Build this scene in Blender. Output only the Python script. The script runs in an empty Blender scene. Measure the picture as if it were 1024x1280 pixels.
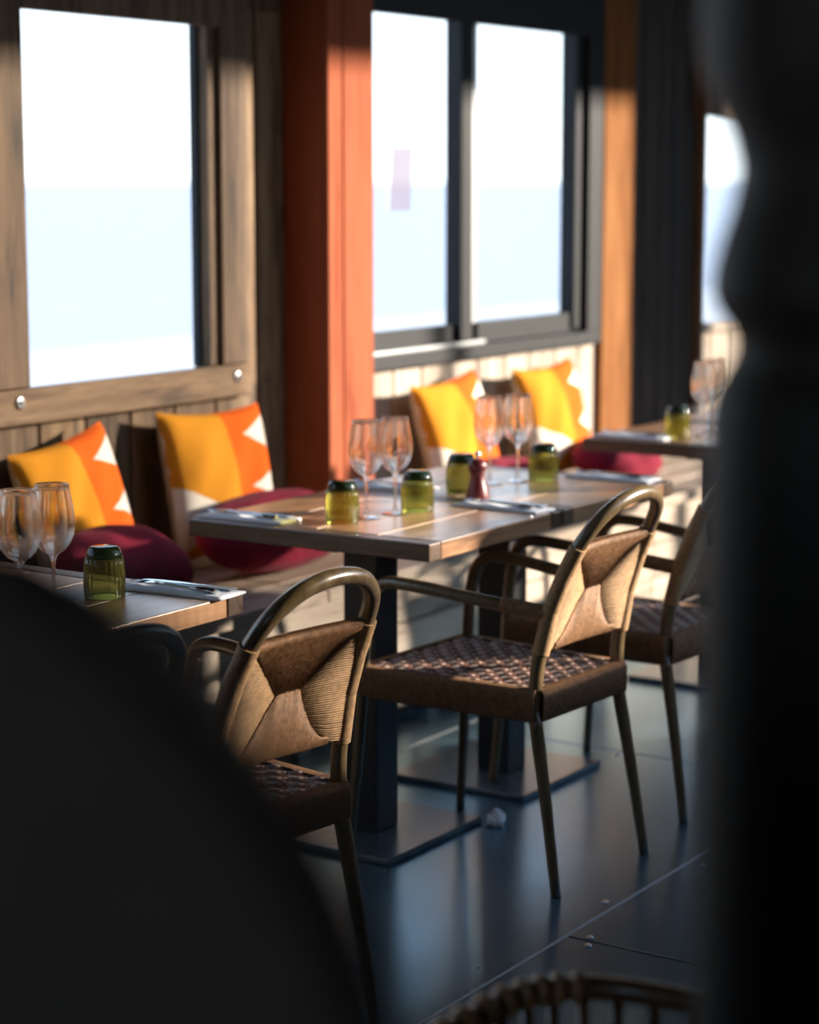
import bpy, math, random
from mathutils import Vector, Matrix
random.seed(7)
sc = bpy.context.scene
col = sc.collection
R = math.radians

# ------------------------------------------------------------------ camera
cam_d = bpy.data.cameras.new('camera')
cam = bpy.data.objects.new('camera', cam_d); col.objects.link(cam)
cam.location = (0, 0, 1.525)
cam.rotation_euler = (R(90 - 8.717), 0, R(32.913 - 90))
cam_d.sensor_fit = 'VERTICAL'; cam_d.sensor_height = 36; cam_d.sensor_width = 28.8
cam_d.lens = 75.94
cam_d.clip_start = 0.05; cam_d.clip_end = 20000
cam_d.dof.use_dof = True; cam_d.dof.focus_distance = 4.0; cam_d.dof.aperture_fstop = 2.5
sc.camera = cam

# ------------------------------------------------------------------ world, sun, exposure
w = bpy.data.worlds.new('sky'); sc.world = w; w.use_nodes = True
nt = w.node_tree; nt.nodes.clear()
o_ = nt.nodes.new('ShaderNodeOutputWorld'); bg = nt.nodes.new('ShaderNodeBackground')
tc = nt.nodes.new('ShaderNodeTexCoord'); sx = nt.nodes.new('ShaderNodeSeparateXYZ'); cr = nt.nodes.new('ShaderNodeValToRGB')
nt.links.new(tc.outputs['Generated'], sx.inputs[0]); nt.links.new(sx.outputs['Z'], cr.inputs[0])
nt.links.new(cr.outputs[0], bg.inputs[0]); nt.links.new(bg.outputs[0], o_.inputs[0])
cr.color_ramp.elements[0].position = 0.0; cr.color_ramp.elements[0].color = (0.86, 0.96, 1.0, 1)
cr.color_ramp.elements[1].position = 0.8; cr.color_ramp.elements[1].color = (0.22, 0.42, 0.85, 1)
e = cr.color_ramp.elements.new(0.25); e.color = (0.56, 0.78, 1.0, 1)
bg.inputs[1].default_value = 1.35

SUN_DIR = Vector((-0.66, 0.75, -0.268)).normalized()
sd = bpy.data.lights.new('sun', 'SUN'); sd.energy = 7.5; sd.angle = R(1.5); sd.color = (1.0, 0.89, 0.76)
so = bpy.data.objects.new('sun', sd); col.objects.link(so)
so.rotation_euler = SUN_DIR.to_track_quat('-Z', 'Y').to_euler(); so.location = (12, -8, 6)

sc.view_settings.view_transform = 'Standard'; sc.view_settings.look = 'None'
sc.view_settings.gamma = 1.0; sc.view_settings.use_curve_mapping = False
sc.view_settings.exposure = 1.0

# ------------------------------------------------------------------ mesh helpers
class MB:
    def __init__(s): s.v = []; s.f = []; s.sm = []
    def add(s, vs, fs, smooth=False):
        b = len(s.v); s.v += [tuple(v) for v in vs]
        for f in fs: s.f.append(tuple(i + b for i in f)); s.sm.append(smooth)
        return s
    def box(s, a, b, M=None):
        x0, y0, z0 = a; x1, y1, z1 = b
        vs = [(x0,y0,z0),(x1,y0,z0),(x1,y1,z0),(x0,y1,z0),(x0,y0,z1),(x1,y0,z1),(x1,y1,z1),(x0,y1,z1)]
        if M: vs = [M @ Vector(v) for v in vs]
        return s.add(vs, [(3,2,1,0),(4,5,6,7),(0,1,5,4),(1,2,6,5),(2,3,7,6),(3,0,4,7)])
    def tube(s, path, r, n=10, caps=True, smooth=True):
        P = [Vector(p) for p in path]; N = len(P)
        rad = r if isinstance(r, (list, tuple)) else [r] * N
        T = []
        for i in range(N):
            a = P[max(i-1, 0)]; b = P[min(i+1, N-1)]; T.append((b - a).normalized())
        up = Vector((0, 0, 1)) if abs(T[0].z) < 0.9 else Vector((1, 0, 0))
        u = (up - T[0] * up.dot(T[0])).normalized()
        vs = []
        for i in range(N):
            u = (u - T[i] * u.dot(T[i])).normalized(); v = T[i].cross(u)
            for k in range(n):
                a = 2 * math.pi * k / n
                vs.append(P[i] + (u * math.cos(a) + v * math.sin(a)) * rad[i])
        fs = []
        for i in range(N - 1):
            for k in range(n):
                k2 = (k + 1) % n
                fs.append((i*n+k, i*n+k2, (i+1)*n+k2, (i+1)*n+k))
        s.add(vs, fs, smooth)
        if caps:
            b = len(s.v) - N * n
            s.f.append(tuple(b + k for k in reversed(range(n)))); s.sm.append(False)
            s.f.append(tuple(b + (N-1)*n + k for k in range(n))); s.sm.append(False)
        return s
    def lathe(s, prof, n=32, c=(0,0,0), rib=None, closed=False):
        vs = []
        for (r, z) in prof:
            for k in range(n):
                a = 2*math.pi*k/n; rr = r
                if rib: rr = r * (1 + rib[1] * math.cos(rib[0]*a)) if rib[2] <= z <= rib[3] else r
                vs.append((c[0]+rr*math.cos(a), c[1]+rr*math.sin(a), c[2]+z))
        m = len(prof); fs = []
        for i in range(m if closed else m-1):
            j = (i+1) % m
            for k in range(n):
                k2 = (k+1) % n
                fs.append((i*n+k, i*n+k2, j*n+k2, j*n+k))
        s.add(vs, fs, True)
        if not closed:
            b = len(s.v) - m*n
            if prof[0][0] > 1e-4: s.f.append(tuple(b+k for k in reversed(range(n)))); s.sm.append(False)
            if prof[-1][0] > 1e-4: s.f.append(tuple(b+(m-1)*n+k for k in range(n))); s.sm.append(False)
        return s
    def prism(s, poly, origin, ux, uz, uy, t0, t1):
        ux, uy, uz, o = Vector(ux), Vector(uy), Vector(uz), Vector(origin)
        n = len(poly)
        vs = [o + ux*a + uz*b + uy*t0 for a, b in poly] + [o + ux*a + uz*b + uy*t1 for a, b in poly]
        fs = [tuple(range(n)), tuple(reversed(range(n, 2*n)))]
        for i in range(n):
            j = (i+1) % n; fs.append((i, i+n, j+n, j))
        return s.add(vs, fs)
    def mesh(s, name, mat):
        me = bpy.data.meshes.new(name); me.from_pydata(s.v, [], s.f)
        me.polygons.foreach_set('use_smooth', s.sm); me.materials.append(mat); me.validate(); me.update()
        return me
    def build(s, name, mat, parent=None, bevel=0, loc=None):
        return link(name, s.mesh(name, mat), parent, bevel, loc)

def link(name, me, parent=None, bevel=0, loc=None, seg=2):
    o = bpy.data.objects.new(name, me); col.objects.link(o)
    if parent: o.parent = parent
    if loc is not None: o.location = loc
    if bevel:
        m = o.modifiers.new('bevel', 'BEVEL'); m.width = bevel; m.segments = seg; m.limit_method = 'ANGLE'; m.angle_limit = R(40)
    return o
def empty(name, loc=(0,0,0), rz=0):
    o = bpy.data.objects.new(name, None); col.objects.link(o); o.location = loc; o.rotation_euler = (0, 0, rz); o.empty_display_size = 0.05
    return o
def tag(o, label=None, cat=None, group=None, kind=None):
    if label: o['label'] = label
    if cat: o['category'] = cat
    if group: o['group'] = group
    if kind: o['kind'] = kind
    return o
def copy_tree(o, parent=None):
    c = o.copy(); col.objects.link(c); c.parent = parent
    for ch in list(o.children): copy_tree(ch, c)
    return c
def catmull(pts, n=6):
    P = [Vector(p) for p in pts]; out = []
    for i in range(len(P)-1):
        p0 = P[max(i-1,0)]; p1 = P[i]; p2 = P[i+1]; p3 = P[min(i+2,len(P)-1)]
        for k in range(n):
            t = k/n
            out.append(0.5*((2*p1)+(p2-p0)*t+(2*p0-5*p1+4*p2-p3)*t*t+(3*p1-p0-3*p2+p3)*t**3))
    out.append(P[-1]); return out

# ------------------------------------------------------------------ materials
def newmat(name):
    m = bpy.data.materials.new(name); m.use_nodes = True
    t = m.node_tree; b = t.nodes['Principled BSDF']; return m, t, b
def plain(name, c, rough=0.5, metal=0, spec=0.5, noise=0.0, nscale=40, bump=0.0, sheen=0):
    m, t, b = newmat(name)
    b.inputs['Base Color'].default_value = (*c, 1); b.inputs['Roughness'].default_value = rough
    b.inputs['Metallic'].default_value = metal; b.inputs['Specular IOR Level'].default_value = spec
    if sheen: b.inputs['Sheen Weight'].default_value = sheen
    if noise or bump:
        tc = t.nodes.new('ShaderNodeTexCoord'); n = t.nodes.new('ShaderNodeTexNoise'); n.inputs['Scale'].default_value = nscale; n.inputs['Detail'].default_value = 4
        t.links.new(tc.outputs['Object'], n.inputs['Vector'])
        if noise:
            r = t.nodes.new('ShaderNodeValToRGB'); t.links.new(n.outputs[0], r.inputs[0])
            r.color_ramp.elements[0].position = .3; r.color_ramp.elements[1].position = .7
            r.color_ramp.elements[0].color = (*[x*(1-noise) for x in c], 1); r.color_ramp.elements[1].color = (*[min(1,x*(1+noise)) for x in c], 1)
            t.links.new(r.outputs[0], b.inputs['Base Color'])
        if bump:
            bp = t.nodes.new('ShaderNodeBump'); bp.inputs['Strength'].default_value = bump; bp.inputs['Distance'].default_value = .004
            t.links.new(n.outputs[0], bp.inputs['Height']); t.links.new(bp.outputs[0], b.inputs['Normal'])
    return m
def wood(name, dark, mid, light, axis='z', scale=6, rough=0.6, bump=0.25, spec=0.4, var=0.35, coat=0.0, knots=True):
    m, t, b = newmat(name); N = t.nodes.new; L = t.links.new
    tc = N('ShaderNodeTexCoord'); oi = N('ShaderNodeObjectInfo'); mp = N('ShaderNodeMapping'); ad = N('ShaderNodeVectorMath'); ad.operation = 'ADD'
    ml = N('ShaderNodeMath'); ml.operation = 'MULTIPLY'; ml.inputs[1].default_value = 37.0
    L(oi.outputs['Random'], ml.inputs[0]); L(tc.outputs['Object'], ad.inputs[0]); L(ml.outputs[0], ad.inputs[1]); L(ad.outputs[0], mp.inputs['Vector'])
    s = {'x': (.09,1,1), 'y': (1,.09,1), 'z': (1,1,.09)}[axis]
    mp.inputs['Scale'].default_value = [q*scale for q in s]
    n1 = N('ShaderNodeTexNoise'); n1.inputs['Scale'].default_value = 3.2; n1.inputs['Detail'].default_value = 8; n1.inputs['Roughness'].default_value = .62; n1.inputs['Distortion'].default_value = .8
    L(mp.outputs[0], n1.inputs['Vector'])
    n2 = N('ShaderNodeTexNoise'); n2.inputs['Scale'].default_value = 22; n2.inputs['Detail'].default_value = 3; L(mp.outputs[0], n2.inputs['Vector'])
    mx = N('ShaderNodeMath'); mx.operation = 'MULTIPLY_ADD'; mx.inputs[1].default_value = .35; L(n2.outputs[0], mx.inputs[0]); L(n1.outputs[0], mx.inputs[2])
    r = N('ShaderNodeValToRGB'); L(mx.outputs[0], r.inputs[0])
    r.color_ramp.elements[0].position = .45; r.color_ramp.elements[0].color = (*dark, 1)
    r.color_ramp.elements[1].position = .92; r.color_ramp.elements[1].color = (*light, 1)
    e = r.color_ramp.elements.new(.64); e.color = (*mid, 1)
    # per-plank tone
    hv = N('ShaderNodeHueSaturation'); mr = N('ShaderNodeMapRange'); mr.inputs['To Min'].default_value = 1-var; mr.inputs['To Max'].default_value = 1+var*.6
    L(oi.outputs['Random'], mr.inputs['Value']); L(mr.outputs[0], hv.inputs['Value']); L(r.outputs[0], hv.inputs['Color'])
    last = hv.outputs[0]
    if knots:
        vo = N('ShaderNodeTexVoronoi'); vo.inputs['Scale'].default_value = 1.0; mp2 = N('ShaderNodeMapping'); s2 = {'x': (1.6,5,5), 'y': (5,1.6,5), 'z': (5,5,1.6)}[axis]
        mp2.inputs['Scale'].default_value = s2; L(ad.outputs[0], mp2.inputs['Vector']); L(mp2.outputs[0], vo.inputs['Vector'])
        kr = N('ShaderNodeValToRGB'); L(vo.outputs['Distance'], kr.inputs[0]); kr.color_ramp.elements[0].position = .05; kr.color_ramp.elements[0].color = (.3,.3,.3,1); kr.color_ramp.elements[1].position = .17; kr.color_ramp.elements[1].color = (1,1,1,1)
        mm = N('ShaderNodeMix'); mm.data_type = 'RGBA'; mm.blend_type = 'MULTIPLY'; mm.inputs[0].default_value = .8
        L(last, mm.inputs[6]); L(kr.outputs[0], mm.inputs[7]); last = mm.outputs[2]
    L(last, b.inputs['Base Color'])
    b.inputs['Roughness'].default_value = rough; b.inputs['Specular IOR Level'].default_value = spec
    if coat: b.inputs['Coat Weight'].default_value = coat; b.inputs['Coat Roughness'].default_value = .25
    bp = N('ShaderNodeBump'); bp.inputs['Strength'].default_value = bump; bp.inputs['Distance'].default_value = .004
    L(mx.outputs[0], bp.inputs['Height']); L(bp.outputs[0], b.inputs['Normal'])
    return m
def thin_glass(name, tint=(1,1,1), refl=1.0):
    m = bpy.data.materials.new(name); m.use_nodes = True; t = m.node_tree; t.nodes.clear(); N = t.nodes.new; L = t.links.new
    o = N('ShaderNodeOutputMaterial'); mx = N('ShaderNodeMixShader'); tr = N('ShaderNodeBsdfTransparent'); gl = N('ShaderNodeBsdfGlossy')
    fr = N('ShaderNodeLayerWeight'); fr.inputs['Blend'].default_value = .35
    mm = N('ShaderNodeMath'); mm.operation = 'MULTIPLY'; mm.inputs[1].default_value = refl
    tr.inputs[0].default_value = (*tint, 1); gl.inputs['Roughness'].default_value = .02
    L(fr.outputs['Fresnel'], mm.inputs[0]); L(mm.outputs[0], mx.inputs[0]); L(tr.outputs[0], mx.inputs[1]); L(gl.outputs[0], mx.inputs[2]); L(mx.outputs[0], o.inputs[0])
    return m

M = {}
M['wall_brown'] = wood('weathered brown boards', (.038,.02,.009), (.16,.092,.044), (.30,.195,.105), 'z', 6, .75, .35, var=.45)
M['wall_brown_h'] = wood('weathered brown boards horizontal', (.038,.02,.009), (.16,.09,.042), (.28,.175,.092), 'x', 6, .7, .35)
M['frame_brown'] = wood('window frame boards', (.034,.018,.008), (.13,.072,.032), (.23,.138,.068), 'z', 6, .65, .3)
M['wall_pale'] = wood('pale boards', (.22,.16,.11), (.45,.37,.29), (.58,.50,.42), 'z', 6, .8, .3, var=.2)  # boards right of the orange post, lighter than those on the left
M['wall_dark'] = wood('dark boards', (.012,.009,.007), (.03,.022,.016), (.05,.038,.026), 'z', 6, .6, .3)  # darker boards: upper wall, section before the far window, end wall
M['post_orange'] = wood('orange stained post', (.20,.042,.018), (.30,.080,.036), (.35,.108,.05), 'z', 4, .8, .12, spec=.12, var=.1, knots=False)
M['post_log'] = wood('honey coloured timber', (.11,.038,.010), (.21,.080,.022), (.28,.125,.045), 'z', 5, .8, .2, spec=.12, var=.05)
M['black_frame'] = plain('dark grey window metal', (.010,.011,.012), .55, 0, .25, .25, 30)
M['track'] = plain('aluminium track', (.45,.46,.46), .35, .8)
M['steel'] = plain('polished screw', (.62,.62,.62), .3, 1)
M['black_steel'] = plain('black powder coated steel', (.016,.018,.02), .42, 0, .5, .2, 25)
M['base_steel'] = plain('dark base plate', (.045,.068,.08), .25, 0, .5, .3, 12)  # bluish sky reflection is put into this base colour
M['table'] = wood('oiled table boards', (.12,.052,.02), (.36,.18,.08), (.50,.29,.14), 'x', 5, .34, .15, .7, .25, coat=.6)
M['table_end'] = wood('dark table end board', (.02,.011,.006), (.085,.048,.026), (.17,.10,.058), 'y', 5, .4, .2, .5, .2, coat=.2)
M['bench'] = wood('grey brown bench boards', (.16,.115,.08), (.40,.31,.23), (.54,.45,.35), 'x', 5, .6, .25, var=.25)
M['frame_rattan'] = wood('varnished bent cane', (.06,.036,.014), (.125,.082,.036), (.18,.122,.056), 'z', 9, .3, .08, .5, .1, coat=.3, knots=False)
M['cord'] = plain('paper cord', (.34,.205,.10), .7, 0, .3, .25, 90, .3)
M['cord_dark'] = plain('darker paper cord', (.25,.128,.058), .62, 0, .35, .3, 90, .3)  # darker cord tone; on the centre fans it carries weave-direction shading
M['weft'] = plain('seat strands with painted glint', (.55,.43,.36), .5, 0, .4, .25, 90)  # window glints on the cords painted as a pale weft colour
M['warp'] = plain('dark seat strands', (.115,.05,.035), .5, 0, .4, .25, 90)
M['leather'] = plain('near black leather', (.11,.09,.078), .6, 0, .3, .2, 60, .2)
M['dark_wood'] = wood('dark turned timber', (.03,.025,.021), (.065,.053,.045), (.085,.07,.06), 'z', 6, .6, .2, knots=False)
M['cane_dark'] = wood('brown cane', (.06,.026,.012), (.17,.078,.034), (.28,.14,.06), 'x', 14, .35, .1, .5, .15, coat=.9, knots=False)
M['cane_light'] = plain('glossy cane binding', (.50,.27,.12), .22, 0, .6, .3, 60)
M['napkin'] = plain('white cotton', (.78,.79,.82), .9, 0, .2, .04, 200, .2)
M['cutlery'] = plain('steel cutlery', (.55,.56,.58), .22, 1)
M['mill_red'] = plain('red lacquered wood', (.11,.008,.010), .35, 0, .5, .1, 20)
M['burgundy'] = plain('burgundy cotton', (.17,.006,.022), .9, 0, .15, .3, 9, .2, .04)
M['paper'] = plain('white paper', (.8,.8,.78), .9)
M['ceiling'] = wood('dark ceiling boards', (.02,.014,.01), (.05,.036,.026), (.08,.06,.04), 'x', 5, .8, .2)
M['plaster'] = plain('brown plaster', (.12,.085,.06), .9, 0, .3, .15, 6)
M['pane'] = thin_glass('window glass', (.98,.985,.985), .12)
def mat_glass():
    m, t, b = newmat('clear glass'); b.inputs['Base Color'].default_value = (1,1,1,1); b.inputs['Roughness'].default_value = .0
    b.inputs['Transmission Weight'].default_value = 1; b.inputs['IOR'].default_value = 1.45
    N = t.nodes.new; mx = N('ShaderNodeMixShader'); tr = N('ShaderNodeBsdfTransparent'); mx.inputs[0].default_value = .4
    t.links.new(b.outputs[0], mx.inputs[1]); t.links.new(tr.outputs[0], mx.inputs[2]); t.links.new(mx.outputs[0], t.nodes['Material Output'].inputs[0]); return m
M['glass'] = mat_glass()
M['seam'] = plain('pale floor seam filler', (.42,.44,.43), .6)
M['paving'] = plain('grey paving', (.16,.15,.14), .9, 0, .2, .15, 2)
M['sub'] = plain('dark subfloor', (.02,.02,.022), .8)

def mat_floor():
    m, t, b = newmat('sky tinted floor'); N = t.nodes.new; L = t.links.new
    tc = N('ShaderNodeTexCoord'); n = N('ShaderNodeTexNoise'); n.inputs['Scale'].default_value = 3; n.inputs['Detail'].default_value = 7; n.inputs['Roughness'].default_value = .6
    geo = N('ShaderNodeNewGeometry'); L(geo.outputs['Position'], n.inputs['Vector'])
    r = N('ShaderNodeValToRGB'); L(n.outputs[0], r.inputs[0]); r.color_ramp.elements[0].position = .3; r.color_ramp.elements[1].position = .75
    r.color_ramp.elements[0].color = (.036,.064,.082,1); r.color_ramp.elements[1].color = (.075,.118,.142,1)  # blue of the reflected sky put into the base colour
    L(r.outputs[0], b.inputs['Base Color'])
    r2 = N('ShaderNodeMapRange'); r2.inputs['To Min'].default_value = .19; r2.inputs['To Max'].default_value = .30; L(n.outputs[0], r2.inputs['Value']); L(r2.outputs[0], b.inputs['Roughness'])
    b.inputs['IOR'].default_value = 2.0; b.inputs['Specular IOR Level'].default_value = 1.0; b.inputs['Specular Tint'].default_value = (.38,.76,1,1)  # specular tint also adds the reflected sky's blue
    n2 = N('ShaderNodeTexNoise'); n2.inputs['Scale'].default_value = 26; n2.inputs['Detail'].default_value = 5; L(geo.outputs['Position'], n2.inputs['Vector'])
    bp = N('ShaderNodeBump'); bp.inputs['Strength'].default_value = .06; bp.inputs['Distance'].default_value = .006; L(n2.outputs[0], bp.inputs['Height']); L(bp.outputs[0], b.inputs['Normal'])
    return m
M['floor'] = mat_floor()
def mat_tumbler(name, tint, body, k):
    m = bpy.data.materials.new(name); m.use_nodes = True; t = m.node_tree; t.nodes.clear(); N = t.nodes.new; L = t.links.new
    o = N('ShaderNodeOutputMaterial'); tr = N('ShaderNodeBsdfTransparent'); tl = N('ShaderNodeBsdfTranslucent'); df = N('ShaderNodeBsdfDiffuse'); gl = N('ShaderNodeBsdfGlossy')
    tr.inputs[0].default_value = (*tint, 1); tl.inputs[0].default_value = (*body, 1); df.inputs[0].default_value = (*body, 1); gl.inputs['Roughness'].default_value = .06
    a = N('ShaderNodeMixShader'); b = N('ShaderNodeMixShader'); c = N('ShaderNodeMixShader'); fr = N('ShaderNodeFresnel'); fr.inputs[0].default_value = 1.45
    a.inputs[0].default_value = .45; L(tl.outputs[0], a.inputs[1]); L(df.outputs[0], a.inputs[2])
    b.inputs[0].default_value = k; L(tr.outputs[0], b.inputs[1]); L(a.outputs[0], b.inputs[2])
    L(fr.outputs[0], c.inputs[0]); L(b.outputs[0], c.inputs[1]); L(gl.outputs[0], c.inputs[2]); L(c.outputs[0], o.inputs[0]); return m
M['tumbler_base'] = mat_tumbler('dark green base glass', (.10,.16,.06), (.035,.06,.02), .6)
M['tumbler'] = mat_tumbler('green ribbed glass', (.64,.62,.26), (.32,.28,.06), .26)
def mat_sea():
    m, t, b = newmat('sea water'); b.inputs['Base Color'].default_value = (.45,.45,.44,1); b.inputs['Roughness'].default_value = .6
    N = t.nodes.new; n = N('ShaderNodeTexNoise'); n.inputs['Scale'].default_value = .25; n.inputs['Detail'].default_value = 6
    tc = N('ShaderNodeTexCoord'); mp = N('ShaderNodeMapping'); mp.inputs['Scale'].default_value = (.3,1.5,1); t.links.new(tc.outputs['Object'], mp.inputs[0]); t.links.new(mp.outputs[0], n.inputs['Vector'])
    bp = N('ShaderNodeBump'); bp.inputs['Strength'].default_value = .1; bp.inputs['Distance'].default_value = .3; t.links.new(n.outputs[0], bp.inputs['Height']); t.links.new(bp.outputs[0], b.inputs['Normal'])
    return m
M['sea'] = mat_sea()
M['sand'] = plain('pale beach sand', (.72,.66,.58), .95, 0, .1, .08, .5)

def mat_pillow():
    m, t, b = newmat('zigzag cushion cotton'); N = t.nodes.new; L = t.links.new
    uv = N('ShaderNodeUVMap'); uv.uv_map = 'UVMap'; sp = N('ShaderNodeSeparateXYZ'); L(uv.outputs[0], sp.inputs[0])
    nz = N('ShaderNodeTexNoise'); nz.inputs['Scale'].default_value = 7; L(uv.outputs[0], nz.inputs['Vector'])
    def mth(op, a, bb=None, c=None):
        n = N('ShaderNodeMath'); n.operation = op
        for i, q in enumerate((a, bb, c)):
            if q is None: continue
            if isinstance(q, (int, float)): n.inputs[i].default_value = q
            else: L(q, n.inputs[i])
        return n.outputs[0]
    wob = mth('MULTIPLY', mth('SUBTRACT', nz.outputs[0], .5), .04)
    u = mth('ADD', sp.outputs[0], wob); v = sp.outputs[1]
    def mix(f, a, c):
        n = N('ShaderNodeMix'); n.data_type = 'RGBA'; L(f, n.inputs[0])
        for i, q in ((6, a), (7, c)):
            if isinstance(q, tuple): n.inputs[i].default_value = (*q, 1)
            else: L(q, n.inputs[i])
        return n.outputs[2]
    yellow = (.63,.245,.016); orange = (.74,.115,.008); cream = (.74,.66,.55)
    c = mix(mth('GREATER_THAN', u, mth('MULTIPLY_ADD', v, -.06, .57)), yellow, orange)
    # two cream teeth on the right edge, points to the left
    def tooth(vc, hh, dp): return mth('MULTIPLY', mth('MAXIMUM', mth('SUBTRACT', 1.0, mth('DIVIDE', mth('ABSOLUTE', mth('SUBTRACT', v, vc)), hh)), 0), dp)
    depth = mth('MAXIMUM', mth('MAXIMUM', tooth(.80, .13, .34), tooth(.44, .12, .32)), tooth(.06, .12, .30))
    c = mix(mth('GREATER_THAN', u, mth('SUBTRACT', 1.0, depth)), c, cream)
    # one cream point low on the left edge
    dl = mth('MULTIPLY', mth('MAXIMUM', mth('SUBTRACT', .22, mth('ABSOLUTE', mth('SUBTRACT', v, .28))), 0), 2.2)
    c = mix(mth('LESS_THAN', u, dl), c, cream)
    L(c, b.inputs['Base Color']); b.inputs['Roughness'].default_value = .9; b.inputs['Specular IOR Level'].default_value = .15
    n2 = N('ShaderNodeTexNoise'); n2.inputs['Scale'].default_value = 120; L(uv.outputs[0], n2.inputs['Vector'])
    bp = N('ShaderNodeBump'); bp.inputs['Strength'].default_value = .3; bp.inputs['Distance'].default_value = .003; L(n2.outputs[0], bp.inputs['Height']); L(bp.outputs[0], b.inputs['Normal'])
    return m
M['pillow'] = mat_pillow()
M['pillow_back'] = plain('undyed cushion backing', (.45,.36,.26), .9, 0, .2, .1, 100)
def mat_notice():
    m = bpy.data.materials.new('faded pink paper'); m.use_nodes = True; t = m.node_tree; t.nodes.clear(); N = t.nodes.new
    o = N('ShaderNodeOutputMaterial'); mx = N('ShaderNodeMixShader'); a = N('ShaderNodeBsdfTranslucent'); b = N('ShaderNodeBsdfTransparent')
    a.inputs[0].default_value = (.85,.70,.66,1); b.inputs[0].default_value = (.86,.77,.75,1); mx.inputs[0].default_value = .45
    t.links.new(a.outputs[0], mx.inputs[1]); t.links.new(b.outputs[0], mx.inputs[2]); t.links.new(mx.outputs[0], o.inputs[0]); return m
M['notice'] = mat_notice()

# ------------------------------------------------------------------ outside
b = MB(); b.box((-3000, 34, -2.6), (6000, 5000, -2.5)); tag(b.build('sea', M['sea']), 'calm pale blue sea beyond the windows', 'sea', kind='structure')
b = MB(); b.add([(-80,4.6,-.55),(120,4.6,-.55),(120,36,-2.55),(-80,36,-2.55),(-80,4.6,-1.2),(120,4.6,-1.2),(120,36,-2.9),(-80,36,-2.9)], [(0,1,2,3),(7,6,5,4),(0,4,5,1),(1,5,6,2),(2,6,7,3),(3,7,4,0)])
tag(b.build('beach', M['sand']), 'pale sandy beach below the windows', 'beach', kind='structure')
b = MB(); b.box((-30, -60, -.7), (80, .7, -.12)); tag(b.build('terrace_ground', M['paving']), 'paved yard outside the opposite wall', 'ground', kind='structure')
b = MB(); b.box((-12, -10, -.12), (40, -9, 3.6)); b.add([(-12.4,-8.7,3.6),(40.4,-8.7,3.6),(40.4,-10.3,3.6),(-12.4,-10.3,3.6),(-12.4,-9.5,3.95),(40.4,-9.5,3.95)], [(3,2,1,0),(0,1,5,4),(2,3,4,5),(0,4,3),(1,2,5)])
tag(b.build('sky_blocker', M['plaster']), 'unseen low building added across the yard to block skylight', 'building', kind='structure')  # out-of-view block added to cut low skylight into the room

# ------------------------------------------------------------------ floor
W = 3.90
FXA = [-1.6, 1.16, 3.725, 6.36, 8.92, 12.4]; FXB = [-1.6, -.04, 2.52, 5.075, 7.64, 10.2, 12.4]
FY = [-2.4, -1.2, -.12, .95, 2.03, 3.11, 4.05]
fl = MB(); fl.box((-1.6, -2.4, -.12), (12.4, 4.05, -.012)); fl = tag(fl.build('floor', M['sub']), 'sky tinted floor of large screwed down sheets', 'floor', kind='structure')
for j in range(len(FY)-1):
    FX = FXB if FY[j] > 2 else FXA
    for i in range(len(FX)-1):
        p = MB(); p.box((FX[i]+.003, FY[j]+.003, -.012), (FX[i+1]-.003, FY[j+1]-.003, 0)); p.build('floor_sheet', M['floor'], fl, .002)
for y in FY[1:-1]:
    p = MB(); p.box((-1.6, y-.004, -.0119), (12.4, y+.004, .0006)); p.build('seam_strip', M['seam'], fl)
screw_me = MB().lathe([(.0001,.003),(.005,.0029),(.0075,.0015),(.008,0)], 12).mesh('floor_screw', M['steel'])
for (x, y) in [(3.70,1.965),(3.745,1.985),(3.955,2.06),(4.6,1.99),(4.6,2.07),(5.045,2.08),(5.105,1.98),(5.045,2.6),(5.105,2.6),(3.70,1.5),(3.755,1.5),(4.3,1.99)]:
    link('floor_screw', screw_me, fl, loc=(x, y, 0))

# ------------------------------------------------------------------ wall_left and its windows
wl = MB()
HOLES = [(1.3,3.3,.98,2.05), (4.15,4.96,.98,1.99), (5.62,7.18,.97,2.09), (8.22,10.6,.93,1.80)]
xs = -1.6
for (a, c, z0, z1) in HOLES:
    wl.box((xs, W+.025, 0), (a, W+.06, 3.3)); wl.box((a, W+.025, 0), (c, W+.06, z0)); wl.box((a, W+.025, z1), (c, W+.06, 3.3)); xs = c
wl.box((xs, W+.025, 0), (12.4, W+.06, 3.3))
wl = tag(wl.build('wall_left', M['wall_dark']), 'boarded window wall along the sea side', 'wall', kind='structure')
def plank(x0, x1, z0, z1, m, y=W, t=.024):
    p = MB(); p.box((x0+.0055, 0, z0), (x1-.0055, t, z1)); c = (x0+x1)/2
    p.v = [(v[0]-c, v[1], v[2]-z0) for v in p.v]
    return p.build('wall_board', M[m], wl, .003, (c, y, z0))
LG = [3.30,3.48,3.67,3.86,4.045,4.228,4.412,4.599,4.793,4.982,5.185,5.33]
for a, c in zip(LG, LG[1:]):
    plank(a, c, .02, .92, 'wall_brown')
    plank(a, c, 2.02, 3.25, 'wall_brown')
plank(5.115, 5.188, .92, 2.02, 'wall_brown'); plank(5.188, 5.33, .92, 2.02, 'wall_brown')
for a, c in zip(LG[:3], LG[1:4]): plank(a, c, .92, 2.02, 'wall_brown')
PG = [5.55,5.74,5.93,6.10,6.29,6.46,6.65,6.83,7.02,7.20,7.39,7.60]
for a, c in zip(PG, PG[1:]):
    plank(a, c, .02, .955, 'wall_pale'); plank(a, c, 2.12, 3.25, 'wall_dark')
plank(7.33, 7.60, .955, 2.12, 'wall_pale')
DG = [7.60,7.72,7.86,7.98,8.10,8.20]
for a, c in zip(DG, DG[1:]): plank(a, c, .02, 3.25, 'wall_dark', y=W-.004*(len(DG)%2))
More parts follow.
